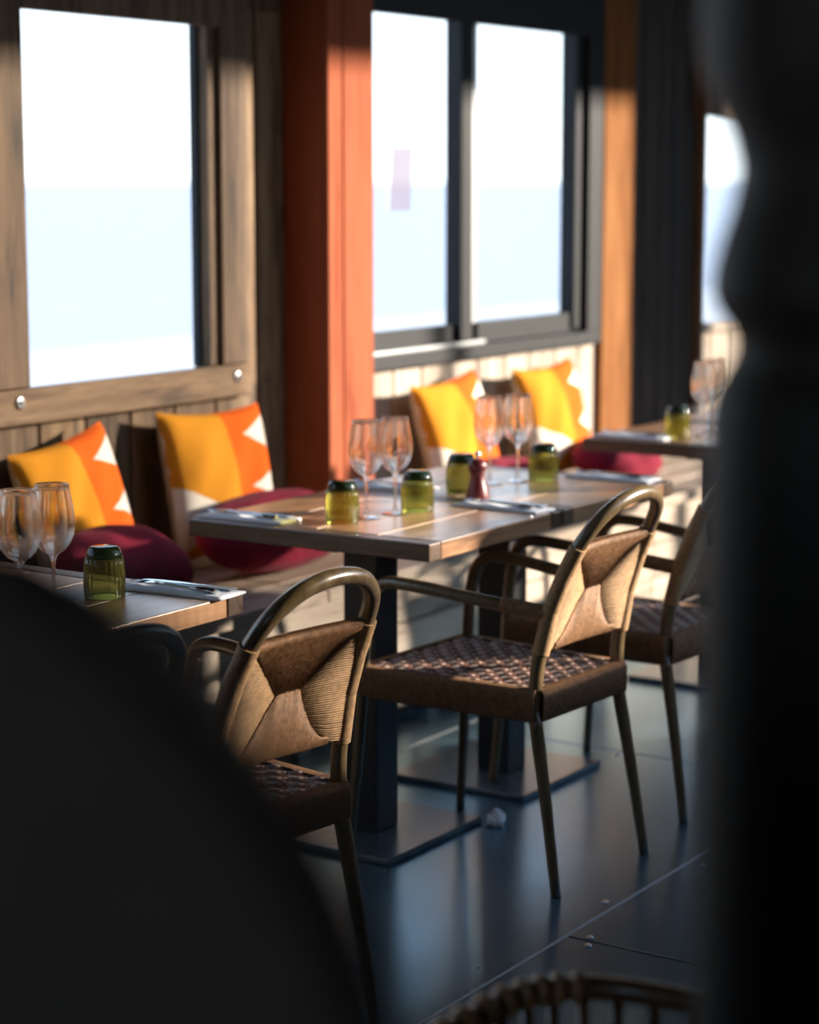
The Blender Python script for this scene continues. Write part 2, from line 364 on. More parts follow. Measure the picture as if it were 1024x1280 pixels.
for i in range(12):
    plank(8.20+i*.2, 8.40+i*.2, .02, .93, 'wall_pale'); plank(8.20+i*.2, 8.40+i*.2, 1.80, 3.25, 'wall_dark')

def board(name, a, c, m, parent, bev=.004):
    o = [(a[i]+c[i])/2 for i in range(3)]
    p = MB(); p.box([a[i]-o[i] for i in range(3)], [c[i]-o[i] for i in range(3)]); return p.build(name, M[m], parent, bev, o)
def portal(x0, x1, z0, z1, y, ny):
    l = bpy.data.lights.new('window_portal', 'AREA'); l.shape = 'RECTANGLE'; l.size = x1-x0; l.size_y = z1-z0; l.cycles.is_portal = True
    o = bpy.data.objects.new('window_portal', l); col.objects.link(o); o.location = ((x0+x1)/2, y, (z0+z1)/2)
    o.rotation_euler = (R(90 if ny > 0 else -90), 0, 0)
screw = MB().lathe([(.0001,.004),(.006,.006),(.012,.007),(.0165,.004),(.0175,0)], 20)
screw.v = [(v[0], -v[2], v[1]) for v in screw.v]
screw = screw.mesh('screw', M['steel'])
socket = MB().lathe([(.0001,.0012),(.0075,.0012),(.008,0)], 12); socket.v = [(v[0], -v[2], v[1]) for v in socket.v]
socket = socket.mesh('socket', M['black_steel'])
# window 1: plank frame
w1 = tag(empty('window_1', (4.55, W, .9)), 'wood framed window with screwed sill board above the orange cushions', 'window', kind='structure'); L0 = Vector((4.55, W, .9))
def wb(name, a, c, m, par, org, bev=.004): return board(name, Vector(a)-org, Vector(c)-org, m, par, bev)
wb('sill_board', (3.80, W-.035, .898), (5.113, W, .992), 'wall_brown_h', w1, L0)
wb('frame_board', (4.985, W-.03, .994), (5.108, W, 2.25), 'frame_brown', w1, L0)
wb('frame_board', (4.02, W-.03, .994), (4.168, W, 2.25), 'frame_brown', w1, L0)
wb('inner_lining', (4.945, W-.012, .994), (4.985, W+.05, 1.99), 'frame_brown', w1, L0, .002)
wb('glazing_bead', (4.935, W+.02, .994), (4.947, W+.045, 1.98), 'black_frame', w1, L0, .001)
wb('head_board', (4.168, W-.03, 1.958), (4.985, W, 2.25), 'frame_brown', w1, L0)
wb('pane', (4.15, W+.045, .985), (4.95, W+.049, 1.985), 'pane', w1, L0, 0)
for x, z in ((4.117, .958), (5.04, .957)):
    so_ = link('screw', screw, w1, loc=Vector((x, W-.035, z))-L0)
    link('socket', socket, so_, loc=(0, -.0062, 0))
# window 2: sliding metal window
w2 = tag(empty('window_2', (6.5, W, .9)), 'black sliding window with two panes between the posts', 'window', kind='structure'); L2 = Vector((6.5, W, .9))
def b2(name, a, c, m, bev=.003): return wb(name, a, c, m, w2, L2, bev)
b2('outer_frame', (5.62, W-.03, .915), (7.325, W, .962), 'black_frame')
b2('outer_frame', (7.215, W-.03, .962), (7.325, W, 2.2), 'black_frame')
b2('outer_frame', (5.62, W-.03, 2.052), (7.215, W, 2.2), 'black_frame')
b2('sliding_track', (5.62, W-.012, .962), (6.50, W+.10, .975), 'track')
b2('sash_rail', (5.62, W+.02, .975), (6.35, W+.06, 1.035), 'black_frame')
b2('sash_rail', (6.48, W+.01, .962), (7.215, W+.06, 1.035), 'black_frame')
b2('sash_stile', (6.345, W-.005, .975), (6.42, W+.06, 2.09), 'black_frame')
b2('sash_stile', (6.42, W+.03, .975), (6.505, W+.09, 2.09), 'track')
b2('sash_stile', (7.155, W-.005, .975), (7.218, W+.06, 2.09), 'black_frame')
b2('pane', (5.62, W+.035, 1.03), (6.35, W+.041, 2.09), 'pane', 0)
b2('pane', (6.50, W+.035, 1.03), (7.16, W+.041, 2.09), 'pane', 0)
n_ = MB(); n_.prism([(-.075,-.105),(.055,-.105),(.07,.105),(-.06,.105)], (0,0,0), (1,0,0), (0,0,1), (0,1,0), 0, .0006)
tag(n_.build('paper_notice', M['notice'], None, 0, (6.03, W+.033, 1.53)), 'faded pink paper notice stuck on the left pane of the black window', 'notice')
# window 3
w3 = tag(empty('window_3', (9.4, W, .93)), 'far window behind the dark turned post', 'window', kind='structure'); L3 = Vector((9.4, W, .93))
wb('jamb', (8.185, W-.035, .60), (8.225, W+.05, 1.82), 'frame_brown', w3, L3)
wb('jamb', (10.58, W-.03, .93), (10.64, W+.05, 1.82), 'frame_brown', w3, L3)
wb('head_board', (8.16, W-.06, 1.79), (10.66, W+.01, 2.12), 'frame_brown', w3, L3)
wb('sill_board', (8.225, W-.03, .90), (10.6, W+.01, .935), 'wall_pale', w3, L3)
wb('pane', (8.21, W+.04, .92), (10.6, W+.046, 1.82), 'pane', w3, L3, 0)
# window 4, out of frame to the left
w4 = tag(empty('window_4', (2.3, W, .93)), 'window nearest the camera on the sea wall', 'window', kind='structure'); L4 = Vector((2.3, W, .93))
wb('sill_board', (1.2, W-.035, .90), (3.4, W+.025, .99), 'wall_brown_h', w4, L4)
wb('frame_board', (3.29, W-.03, .99), (3.42, W+.025, 2.15), 'frame_brown', w4, L4)
wb('frame_board', (1.18, W-.03, .99), (1.31, W+.025, 2.15), 'frame_brown', w4, L4)
wb('head_board', (1.31, W-.03, 2.04), (3.29, W+.025, 2.15), 'frame_brown', w4, L4)
wb('pane', (1.29, W+.055, .97), (3.31, W+.061, 2.06), 'pane', w4, L4, 0)
portal(4.17, 4.945, .986, 1.98, W+.075, 1); portal(5.80, 7.16, 1.0, 2.08, W+.075, 1); portal(8.22, 10.6, .93, 1.8, W+.075, 1); portal(1.3, 3.3, .98, 2.05, W+.075, 1)

# posts on the wall
pt = tag(empty('trim_1', (5.44, 3.731, 0)), 'orange stained boxed post between the two windows', 'post', kind='structure'); LP = Vector((5.44, 3.731, 0))
wb('side_board', (5.322, 3.755, 0), (5.345, W, 3.25), 'post_orange', pt, LP)
wb('face_board', (5.322, 3.731, 0), (5.396, 3.755, 3.25), 'post_orange', pt, LP)
wb('face_board', (5.402, 3.731, 0), (5.563, 3.755, 3.25), 'post_orange', pt, LP)
wb('side_board', (5.540, 3.755, 0), (5.563, W, 3.25), 'post_orange', pt, LP)
board('trim_2', (7.336, 3.872, 0), (7.592, W+.01, 3.25), 'post_log', None, .008)
tag(bpy.data.objects['trim_2'], 'honey coloured timber post right of the black window', 'post', kind='structure')

# the rest of the shell
b = MB(); b.box((-1.7, -2.5, 3.3), (3.1, 4.0, 3.42)); b.box((3.1, .8, 3.3), (12.5, 4.0, 3.42)); tag(b.build('ceiling', M['ceiling']), 'dark boarded ceiling', 'ceiling', kind='structure')
b = MB(); b.box((-1.7, -2.5, 0), (-1.6, .5, 3.3)); b.box((-1.7, 1.4, 0), (-1.6, 4.0, 3.3)); b.box((-1.7, .5, 0), (-1.6, 1.4, 1.2)); b.box((-1.7, .5, 2.1), (-1.6, 1.4, 3.3)); tag(b.build('wall_back', M['plaster']), 'wall behind the camera', 'wall', kind='structure')  # opening behind the camera is added to let in fill light
b = MB(); b.box((12.4, .8, 0), (12.5, 4.06, 3.3)); tag(b.build('wall_far', M['wall_dark']), 'dark far end wall', 'wall', kind='structure')
b = MB(); b.box((-1.6, -2.5, 0), (3.1, -2.4, 3.3)); tag(b.build('wall_near', M['plaster']), 'wall on the near right of the room', 'wall', kind='structure')
b = MB(); b.box((3.0, -2.4, 0), (3.1, .9, 3.3)); tag(b.build('wall_return', M['plaster']), 'short return wall right of the camera', 'wall', kind='structure')
# wall_right, unseen: window band, piers and low slots shaped to place sun and shade
wr = MB(); SZ0, SZ1 = .92, 2.92
wr.box((3.1, .8, 0), (12.4, .9, .58)); wr.box((3.1, .8, SZ1), (12.4, .9, 3.3))
wr.box((3.1, .8, .58), (6.75, .9, SZ0)); wr.box((7.9, .8, .58), (12.4, .9, SZ0)); wr.box((6.75, .8, .66), (7.9, .9, .70)); wr.box((6.75, .8, .82), (7.9, .9, SZ0))  # low slots added to throw sun streaks on the floor
wr.box((5.6, .8, SZ0), (6.25, .9, 1.33))  # low panel added to shade the armchair behind the turned post
for a, c in ((3.1, 3.7), (10.28, 10.95), (12.2, 12.4)): wr.box((a, .8, SZ0), (c, .9, SZ1))  # middle pier added to keep sun off the boards before the far window
tag(wr.build('wall_right', M['plaster']), 'unseen wall opposite the sea, its openings shaped to place the sun', 'wall', kind='structure')
sh = tag(empty('dimming_screen', (7.1, .85, SZ0)), 'slatted shutter out of view, added to dim the sun on the left', 'light screen', kind='structure')  # unseen slats added to weaken sun on the left wall and near chair
slat_me = MB().box((-.0058, -.003, 0), (.0058, .003, SZ1-SZ0)).mesh('dimming_slat', M['dark_wood'])
for x0, x1 in ((3.72, 4.7), (6.45, 7.76)):
    x = x0
    while x < x1:
        link('dimming_slat', slat_me, sh, 0, (x-7.1, 0, 0)); x += .03
for x in (4.75, 6.4, 8.95):
    b = MB(); b.box((x-.02, .81, SZ0), (x+.02, .89, SZ1)); tag(b.build('trim_3', M['dark_wood']), 'slim mullion of the sunlit window band', 'mullion', kind='structure')
portal(3.7, 10.28, SZ0, SZ1, .79, -1)
l = bpy.data.lights.new('window_portal', 'AREA'); l.shape = 'RECTANGLE'; l.size = .9; l.size_y = .9; l.cycles.is_portal = True  # portal for the fill opening added in the back wall
o = bpy.data.objects.new('window_portal', l); col.objects.link(o); o.location = (-1.71, .95, 1.65); o.rotation_euler = (0, R(-90), 0)

# ------------------------------------------------------------------ bench
bn = tag(empty('bench', (5.4, 3.58, 0)), 'long built-in wooden bench under the windows', 'bench'); LB = Vector((5.4, 3.58, 0))
for k in range(4):
    y0 = 3.245 + k*.163
    for (a, c) in ((1.2, 4.62), (4.624, 7.3), (7.304, 9.6)):
        wb('seat_board', (a, y0+.002, .415), (c, y0+.161, .45), 'bench', bn, LB)
for k in range(3):
    z0 = .045 + k*.122
    for (a, c) in ((1.2, 3.98), (3.984, 6.6), (6.604, 9.6)):
        wb('front_board', (a, 3.275, z0+.002), (c, 3.298, z0+.119), 'bench', bn, LB)
for x in (1.25, 2.9, 4.55, 5.2, 6.6, 8.0, 9.5):
    wb('support', (x, 3.30, 0), (x+.06, 3.86, .412), 'bench', bn, LB)
wb('plinth', (1.2, 3.33, 0), (9.6, 3.35, .05), 'wall_dark', bn, LB, 0)

# ------------------------------------------------------------------ tables
def make_table():
    t = empty('table', (0, 0, 0)); HX, HY = .300, .335
    for k in range(4):
        a = -HY + k*HY/2
        p = MB(); c = a + HY/4; p.box((-HX+.052, -HY/4+.0012, -.02), (HX-.052, HY/4-.0012, .02)); p.build('top_board', M['table'], t, .0025, (0, c, .72))
    for s in (-1, 1):
        p = MB(); p.box((-.024, -HY, -.02), (.024, HY, .02)); p.build('end_board', M['table_end'], t, .003, (s*(HX-.025), 0, .72))
    p = MB(); p.box((-.20, -.03, .690), (.20, .03, .699)); p.box((-.03, -.22, .682), (.03, .22, .690)); p.build('mounting_cross', M['black_steel'], t, .002, (-.06,-.03,0))
    p = MB(); p.box((-.046,-.046,.016),(.046,.046,.682)); p.build('column', M['black_steel'], t, .003, (-.12,-.06,0))
    p = MB(); p.box((-.205, -.2, 0), (.205, .2, .016)); p.build('base_plate', M['base_steel'], t, .004, (-.12,-.045,0))
    return t
TY = 2.825
tables = [(2.355, 'small wooden table at the extreme left behind the dark foreground seat'),
          (2.960, 'wooden table at left carrying a green tumbler and two wine glasses'),
          (4.226, 'wooden table in the middle, in front of the orange post'),
          (4.832, 'wooden table carrying the red pepper mill, pushed against the middle table'),
          (6.165, 'farther wooden table in front of the honey coloured post with one green tumbler'),
          (6.771, 'farthest wooden table half hidden by the dark turned post')]
tp = make_table()
for i, (x, lb) in enumerate(tables):
    t = tp if i == 0 else copy_tree(tp)
    t.location = (x, TY, 0); tag(t, lb, 'table', 'pedestal tables along the bench')

# ------------------------------------------------------------------ woven chairs
def make_chair():
    t = empty('woven_chair', (0,0,0)); rr = .0155
    def post(z):   # rear post x, y by height
        pts = [(0,-.19,-.275),(.2,-.182,-.242),(.40,-.174,-.205),(.50,-.168,-.210),(.62,-.160,-.236),(.70,-.154,-.266),(.76,-.148,-.295)]
        for (a, c) in zip(pts, pts[1:]):
            if z <= c[0]: k = (z-a[0])/(c[0]-a[0]); return a[1]+(c[1]-a[1])*k, a[2]+(c[2]-a[2])*k
        return pts[-1][1:]
    hoop = [(-.174,-.205,.40),(-.168,-.210,.50),(-.160,-.236,.62),(-.154,-.266,.70),(-.146,-.298,.765),(-.124,-.328,.815),(-.073,-.350,.852),(0,-.357,.865)]
    hoop = hoop + [(-x, y, z) for (x, y, z) in reversed(hoop[:-1])]
    MB().tube(catmull(hoop, 5), rr, 12).build('back_hoop', M['frame_rattan'], t)
    for s in (-1, 1):
        MB().tube(catmull([(s*.19,-.275,0),(s*.182,-.242,.2),(s*.174,-.205,.40)], 4), [.0115]*2+[.0125]*2+[.014]*2+[.0155]*3, 10).build('leg', M['frame_rattan'], t)
        MB().tube(catmull([(s*.225,.262,0),(s*.215,.245,.2),(s*.207,.232,.40),(s*.207,.222,.55),(s*.207,.200,.615)], 4), [.0115]*4+[.0135]*4+[.0145]*4+[.0145]*5, 10).build('leg', M['frame_rattan'], t)
        a = MB().tube(catmull([(s*.207,.222,.55),(s*.207,.208,.607),(s*.208,.175,.640),(s*.207,.10,.645),(s*.188,-.08,.628),(s*.161,-.225,.612)], 4), .0145, 10).build('arm', M['frame_rattan'], t)
        path = []; rad = []
        for i in range(29):
            k = i/28; path.append((s*(.180-.018*k), -.125-.10*k, .6235-.0115*k)); rad.append(.0185 if i % 2 else .0168)
        MB().tube(path, rad, 10).build('cord_binding', M['cord_dark'], a)
    # top and bottom bars of the back
    Z0, Z1 = .535, .752
    def P(u, z, off=0):
        x, y = post(z); return Vector((-x*u, y + .012*(1-u*u) + off, z))
    for z in (Z0, Z1):
        MB().tube([P(-1+2*k/10, z) for k in range(11)], .010, 8).build('back_bar', M['frame_rattan'], t)
    # cords: side fans run across, centre fans run up and down
    def ub(v):
        if v < .52: return .70 - (.70-.20)*(v/.52)**.85
        return .20 + (.93-.20)*((v-.52)/.48)**1.1
    side = MB(); n = 50
    for i in range(n):
        v = (i+.5)/n; z = Z0-.006 + (Z1-Z0+.006)*v
        jit = random.uniform(-.015, .015); dz = random.uniform(-.0006, .0006)
        zc = z + ((Z0+Z1)/2 - z)*.10
        for s in (-1, 1):
            u1 = ub(v)+jit-.05
            for off in (.0105, -.0105):
                q = [P(s*1.0, z, off*1.35), P(s*(.5+.5*u1), z+dz, off*.8), P(s*u1, zc+dz, off*.42)]
                side.tube(q, .00245, 5)
    tag(side.build('side_weave', M['cord'], t), kind='stuff')
    cen = MB(); n = 74
    for i in range(n):
        u = -.95 + 1.9*(i+.5)/n; jit = random.uniform(-.012, .012)
        au = abs(u)
        vt = .52 + .48*max(0,(au-.20)/.73)**(1/1.1) if au > .20 else .52
        vb = .52*max(0, 1-max(0,(au-.20)/.50))**(1/.85) if au > .20 else .52
        for off in (.0105, -.0105):
            zt = Z0-.007+(Z1-Z0)*min(1, vt+jit*.5); zb = Z0+.007+(Z1-Z0)*max(0, vb+jit*.5)
            uc = u*(1-.18*(1-abs(vt-.52)))
            cen.tube([P(u, Z1+.0125, 0), P(u, Z1+.007, off*1.05), P(u, Z1-.004, off*1.2), P(uc, zt, off*.7)], .00245, 5)
            if au < .74: cen.tube([P(u, Z0-.0125, 0), P(u, Z0-.007, off*1.05), P(u, Z0+.004, off*1.2), P(uc, zb, off*.7)], .00245, 5)
    tag(cen.build('centre_weave', M['cord_dark'], t), kind='stuff')  # centre fans darker: weave-direction shading put into the cord colour
    for s in (-1, 1):
        path = []; rad = []
        n = 104
        for i in range(n):
            z = Z0-.012 + (Z1-Z0+.02)*i/(n-1); x, y = post(z); path.append((-x*s, y, z)); rad.append(.0195 if i % 2 else .0178)
        MB().tube(path, rad, 12).build('post_binding', M['cord'], t)
    # seat: corded rails and a basket woven top
    cn = [(-.176,-.215),(.176,-.215),(.206,.235),(-.206,.235)]
    rails = MB()
    for k in range(4):
        a = Vector((*cn[k], 0)); c = Vector((*cn[(k+1) % 4], 0)); d = (c-a); ln = d.length; d.normalize(); nn = Vector((d.y, -d.x, 0))
        m = int(ln/.0052)
        for i in range(m):
            p = a + d*(ln*(i+.5)/m)
            rails.tube([p + Vector((0,0,.445)) - nn*.012, p + nn*.010 + Vector((0,0,.4445)), p + nn*.015 + Vector((0,0,.435)), p + nn*.014 + Vector((0,0,.38)), p - nn*.004 + Vector((0,0,.372))], .0027, 5, False)
    tag(rails.build('corded_rail', M['cord_dark'], t), kind='stuff')
    core = MB()
    core.add([(x*.98, y*.98, z) for z in (.376, .436) for (x, y) in cn], [(3,2,1,0),(4,5,6,7),(0,1,5,4),(1,2,6,5),(2,3,7,6),(3,0,4,7)])
    core.build('seat_frame', M['warp'], t)
    def hw(y): return .175 + (y+.21)/.45*.030
    nw, nf = 13, 15
    def ribbon(mb, fn, N, wd, ax):
        vs = []
        for i in range(N+1):
            c = fn(i/N)
            for q in (-1, -.5, .5, 1):
                dz = -.0022*(q*q)
                vs.append((c.x + (wd*q if ax == 'x' else 0), c.y + (wd*q if ax == 'y' else 0), c.z + dz))
        fs = [(i*4+k, i*4+k+1, (i+1)*4+k+1, (i+1)*4+k) for i in range(N) for k in range(3)]
        mb.add(vs, fs, True)
    wa, we = MB(), MB(); A = .0034
    for j in range(nw):
        uu = -1 + 2*(j+.5)/nw
        def fn(k, uu=uu, j=j):
            y = -.21 + .44*k; ph = math.pi*(k*nf) ; return Vector((uu*hw(y), y, .4455 + A*math.sin(ph)*(1 if j % 2 else -1)))
        ribbon(wa, fn, nf*5, .0125, 'x')
    for j in range(nf):
        y = -.21 + .44*(j+.5)/nf
        def fn(k, y=y, j=j):
            x = (-1+2*k)*hw(y); ph = math.pi*(k*nw); return Vector((x, y, .4455 + A*math.sin(ph)*(1 if j % 2 else -1)))
        ribbon(we, fn, nw*5, .0112, 'y')
    tag(wa.build('seat_warp', M['warp'], t), kind='stuff'); tag(we.build('seat_weft', M['weft'], t), kind='stuff')
    return t
chairs = [(2.985, 2.405, -7, 'sharp corded armchair at the left table, its hoop back nearest the camera'),
          (2.42, 2.39, -4, 'dark corded armchair at the extreme left with only its hoop showing'),
          (4.13, 2.43, -3, 'corded armchair in full view at the middle table, with woven checked seat'),
          (4.79, 2.44, -4, 'corded armchair half hidden behind the dark turned post'),
          (6.20, 2.42, 0, 'far corded armchair at the table by the honey coloured post, one golden leg showing')]
cp = make_chair()
for i, (x, y, a, lb) in enumerate(chairs):
    c = cp if i == 0 else copy_tree(cp)
    c.location = (x, y, 0); c.rotation_euler = (0, 0, R(a)); tag(c, lb, 'chair', 'corded armchairs along the tables')

# ------------------------------------------------------------------ cushions
def pillow_mesh(wd, ht, th, seed, bend=.0, n=36, rnd_=False):
    rnd = random.Random(seed); vs = []; uvs = []; fs = []
    for side in (1, -1):
        for j in range(n+1):
            for i in range(n+1):
                u, v = i/n, j/n; a, c = 2*u-1, 2*v-1
                e = max(0, (1-abs(a)**2.6))*max(0, (1-abs(c)**2.6))
                t = th*(e**.42)
                px = a*wd/2*(1-.07*(1-c*c)*abs(a)**2); pz = c*ht/2*(1-.09*(1-a*a)*abs(c)**2)
                if rnd_: px = a*wd/2*math.sqrt(max(0, 1-.42*c*c)); pz = c*ht/2*math.sqrt(max(0, 1-.42*a*a))
                wr = .006*math.sin(9*u+seed)*math.sin(7*v+2*seed)*e + .004*math.sin(17*u-11*v+seed)*e
                y = -side*t/2 + wr + bend*(c*c)
                vs.append((px, y, pz)); uvs.append((u, v))
    m = (n+1)*(n+1)
    for s in range(2):
        for j in range(n):
            for i in range(n):
                q = [s*m+j*(n+1)+i, s*m+j*(n+1)+i+1, s*m+(j+1)*(n+1)+i+1, s*m+(j+1)*(n+1)+i]
                fs.append(tuple(q if s == 0 else reversed(q)))
    return vs, fs, uvs
def pillow(name, mat, wd, ht, th, seed, loc, rx, ry, rz, bend=0, label='', cat='cushion', group=None):
    vs, fs, uvs = pillow_mesh(wd, ht, th, seed, bend, rnd_=(mat == 'burgundy'))
    me = bpy.data.meshes.new(name); me.from_pydata(vs, [], fs); ul = me.uv_layers.new(name='UVMap')
    for lp in me.loops: ul.data[lp.index].uv = uvs[lp.vertex_index]
    me.polygons.foreach_set('use_smooth', [True]*len(fs)); me.materials.append(M[mat])
    if mat == 'pillow':
        me.materials.append(M['pillow_back']); h = len(fs)//2
        me.polygons.foreach_set('material_index', [0]*h + [1]*(len(fs)-h))
    me.update()
    o = link(name, me, None, 0, loc); o.rotation_euler = (R(rx), R(ry), R(rz))
    return tag(o, label, cat, group)
G = 'zigzag scatter cushions on the bench'
pillow('cushion', 'pillow', .40, .40, .13, 1, (4.215, 3.765, .672), -14, -7, 5, 0, 'yellow and orange zigzag cushion behind the wine glasses at far left', 'cushion', G)
pillow('cushion', 'pillow', .43, .43, .13, 2, (4.82, 3.765, .678), -12, 1, -4, 0, 'yellow and orange zigzag cushion standing upright just left of the orange post', 'cushion', G)
pillow('cushion', 'pillow', .42, .42, .13, 3, (6.11, 3.765, .675), -14, -4, 2, 0, 'yellow and orange zigzag cushion just right of the orange post', 'cushion', G)
pillow('cushion', 'pillow', .42, .42, .13, 4, (6.77, 3.765, .675), -14, -2, 0, 0, 'yellow and orange zigzag cushion nearest the honey coloured post', 'cushion', G)
G = 'burgundy cushions lying on the bench'
pillow('seat_cushion', 'burgundy', .44, .28, .13, 5, (4.15, 3.55, .556), -60, 0, 3, 0, 'burgundy cushion lying under the far left zigzag cushion', 'cushion', G)
pillow('seat_cushion', 'burgundy', .64, .26, .15, 6, (4.79, 3.55, .562), -56, 0, 2, 0, 'burgundy cushion lying on the bench left of the orange post', 'cushion', G)
pillow('seat_cushion', 'burgundy', .44, .26, .13, 7, (6.12, 3.55, .538), -70, 0, 0, 0, 'burgundy cushion right of the orange post, behind the wine glasses', 'cushion', G)
pillow('seat_cushion', 'burgundy', .46, .26, .13, 8, (6.86, 3.55, .538), -68, 0, 0, 0, 'burgundy cushion nearest the honey coloured post', 'cushion', G)

# ------------------------------------------------------------------ table ware
TZ = .7402
# wine glasses
def make_wineglass():
    t = empty('wine_glass', (0,0,0))
    MB().lathe([(.0001,.006),(.006,.0065),(.02,.004),(.034,.0016),(.036,.0008),(.036,0),(.0001,0)], 32).build('foot', M['glass'], t)
    MB().lathe([(.010,.005),(.0052,.012),(.0038,.03),(.0036,.06),(.0042,.085),(.0075,.097),(.013,.102)], 16).build('stem', M['glass'], t)
    bowl = [(.0001,.1005),(.012,.102),(.022,.108),(.0325,.121),(.0395,.137),(.0425,.155),(.0415,.175),(.0375,.20),(.0335,.222),(.0325,.232)]
    inn = [(r-.0011 if r > .003 else r, z+.0012*(z < .16)) for r, z in reversed(bowl)]
    MB().lathe(bowl + inn, 40).build('bowl', M['glass'], t)
    return t
wg = make_wineglass()
glasses = [(2.955, 2.70, 'wine glass in front of the far left orange cushion, right one of its pair'),
           (2.865, 2.70, 'wine glass at the extreme left edge, partly in the dark'),
           (4.163, 2.816, 'wine glass in front of the orange post, left one of its pair'),
           (4.252, 2.793, 'wine glass just right of the orange post between two green tumblers'),
           (4.813, 2.866, 'wine glass behind the red pepper mill, left one of its pair'),
           (4.895, 2.829, 'wine glass behind the red pepper mill, right one of its pair'),
           (6.085, 2.850, 'wine glass on the far table beside the green tumbler'),
           (6.21, 2.875, 'wine glass on the far table nearest the dark turned post')]
for i, (x, y, lb) in enumerate(glasses):
    g = wg if i == 0 else copy_tree(wg)
    g.location = (x, y, TZ); tag(g, lb, 'wine glass', 'wine glasses on the tables')
# green tumblers, upside down
TUMS = [(3.085, 2.69, 'upturned green tumbler at the left table, beside the white napkin'),
        (4.082, 2.829, 'upturned green tumbler in front of the orange post'),
        (4.324, 2.776, 'upturned green tumbler right of the middle pair of wine glasses'),
        (4.66, 2.858, 'upturned green tumbler directly behind the red pepper mill'),
        (4.965, 2.790, 'upturned green tumbler right of the pepper mill, in front of the right cushions'),
        (6.022, 2.911, 'upturned green tumbler on the far table by the honey coloured post')]
def make_tumbler():
    t = empty('green_tumbler', (0,0,0)); n = 90
    MB().lathe([(.0362,.0),(.0385,.0),(.0392,.004),(.0393,.02),(.0388,.045),(.0376,.064),(.0356,.077)], n, rib=(24, .03, .02, .09)).build('ribbed_wall', M['tumbler'], t)
    MB().lathe([(.0001,.074),(.03,.0745),(.0356,.0772),(.0343,.084),(.0318,.091),(.029,.0955),(.026,.0975),(.0001,.0978)], 40).build('thick_base', M['tumbler_base'], t)
    return t
tg = make_tumbler()
for i_, (x, y, lb) in enumerate(TUMS):
    o = tg if i_ == 0 else copy_tree(tg)
    o.location = (x, y, TZ); tag(o, lb, 'tumbler', 'upturned green tumblers')
# pepper mill
pm = tag(empty('pepper_mill', (4.56, 2.75, TZ)), 'small red pepper mill with a metal knob on the middle table', 'pepper mill'); pm.scale = (1.15, 1.15, 1.15)
MB().lathe([(.0001,0),(.024,0),(.0255,.004),(.025,.012),(.021,.028),(.0165,.044),(.0155,.052),(.017,.060),(.0185,.0625)], 28).build('body', M['mill_red'], pm)
MB().lathe([(.0185,.0635),(.021,.068),(.0205,.078),(.016,.086),(.009,.090),(.0001,.091)], 28).build('head', M['mill_red'], pm)
MB().lathe([(.0035,.090),(.0035,.094),(.0065,.097),(.007,.101),(.004,.105),(.0001,.106)], 20).build('knob', M['cutlery'], pm)
# napkins with cutlery
def napkin_mesh():
    mb = MB(); nx, ny = 8, 20; wd, ln = .09, .24; vs = []
    for s in (1, 0):
        for j in range(ny+1):
            for i in range(nx+1):
                x = (i/nx-.5)*wd; y = (j/ny-.5)*ln
                e = (1-abs(2*i/nx-1)**6)*(1-abs(2*j/ny-1)**10)
                z = (.0045 + .004*e + .0012*math.sin(18*y/ln+3*x/wd)*e) if s else 0
                vs.append((x, y, z))
    m = (nx+1)*(ny+1); fs = []
    for s in range(2):
        for j in range(ny):
            for i in range(nx):
                q = [s*m+j*(nx+1)+i, s*m+j*(nx+1)+i+1, s*m+(j+1)*(nx+1)+i+1, s*m+(j+1)*(nx+1)+i]; fs.append(tuple(q if s == 0 else reversed(q)))
    ring = [i for i in range(nx+1)] + [j*(nx+1)+nx for j in range(1, ny+1)] + [ny*(nx+1)+i for i in range(nx-1, -1, -1)] + [j*(nx+1) for j in range(ny-1, 0, -1)]
    for a, c in zip(ring, ring[1:]+ring[:1]): fs.append((a, m+a, m+c, c))
    mb.add(vs, fs, True); return mb.mesh('napkin', M['napkin'])
def flat(outline, z0, z1, name):
    mb = MB(); mb.prism(outline, (0,0,0), (1,0,0), (0,1,0), (0,0,1), z0, z1); return mb.mesh(name, M['cutlery'])
nm = napkin_mesh()
knife_me = flat([(-.007,-.105),(.007,-.105),(.0065,0),(.010,.015),(.0105,.07),(.006,.10),(-.002,.108),(-.006,.10),(-.0055,0)], 0, .004, 'knife')
def fork():
    t = empty('fork', (0,0,0))
    mb = MB(); mb.tube([(0,-.10,.003),(0,-.05,.0035),(0,.02,.006),(0,.045,.006)], [.0055,.0045,.0035,.004], 8); mb.build('handle', M['cutlery'], t)
    mb = MB(); mb.prism([(-.004,.042),(.004,.042),(.0105,.056),(.0105,.066),(-.0105,.066),(-.0105,.056)], (0,0,0), (1,0,0), (0,1,0), (0,0,1), .004, .0065); mb.build('neck', M['cutlery'], t)
    for k in range(4):
        x = -.009 + k*.006; mb = MB(); mb.tube([(x,.064,.0055),(x,.085,.004),(x,.10,.006)], [.0016,.0015,.0008], 6); mb.build('tine', M['cutlery'], t)
    return t
fk = fork()
sets = [(3.205, 2.60, 4, 'at the right end of the left table', 'on the left table'),
        (4.005, 3.045, 3, 'at the bench side of the middle table, left of the glasses', 'at the left rear of the middle table'),
        (4.475, 2.625, -3, 'in front of the red pepper mill', 'in front of the pepper mill'),
        (5.085, 2.645, 2, 'at the right end of the middle tables', 'at the right end of the middle tables'),
        (4.62, 3.05, 3, 'at the bench side behind the middle wine glasses', 'behind the middle wine glasses'),
        (5.965, 3.03, 0, 'at the left end of the far table', 'at the left end of the far table')]
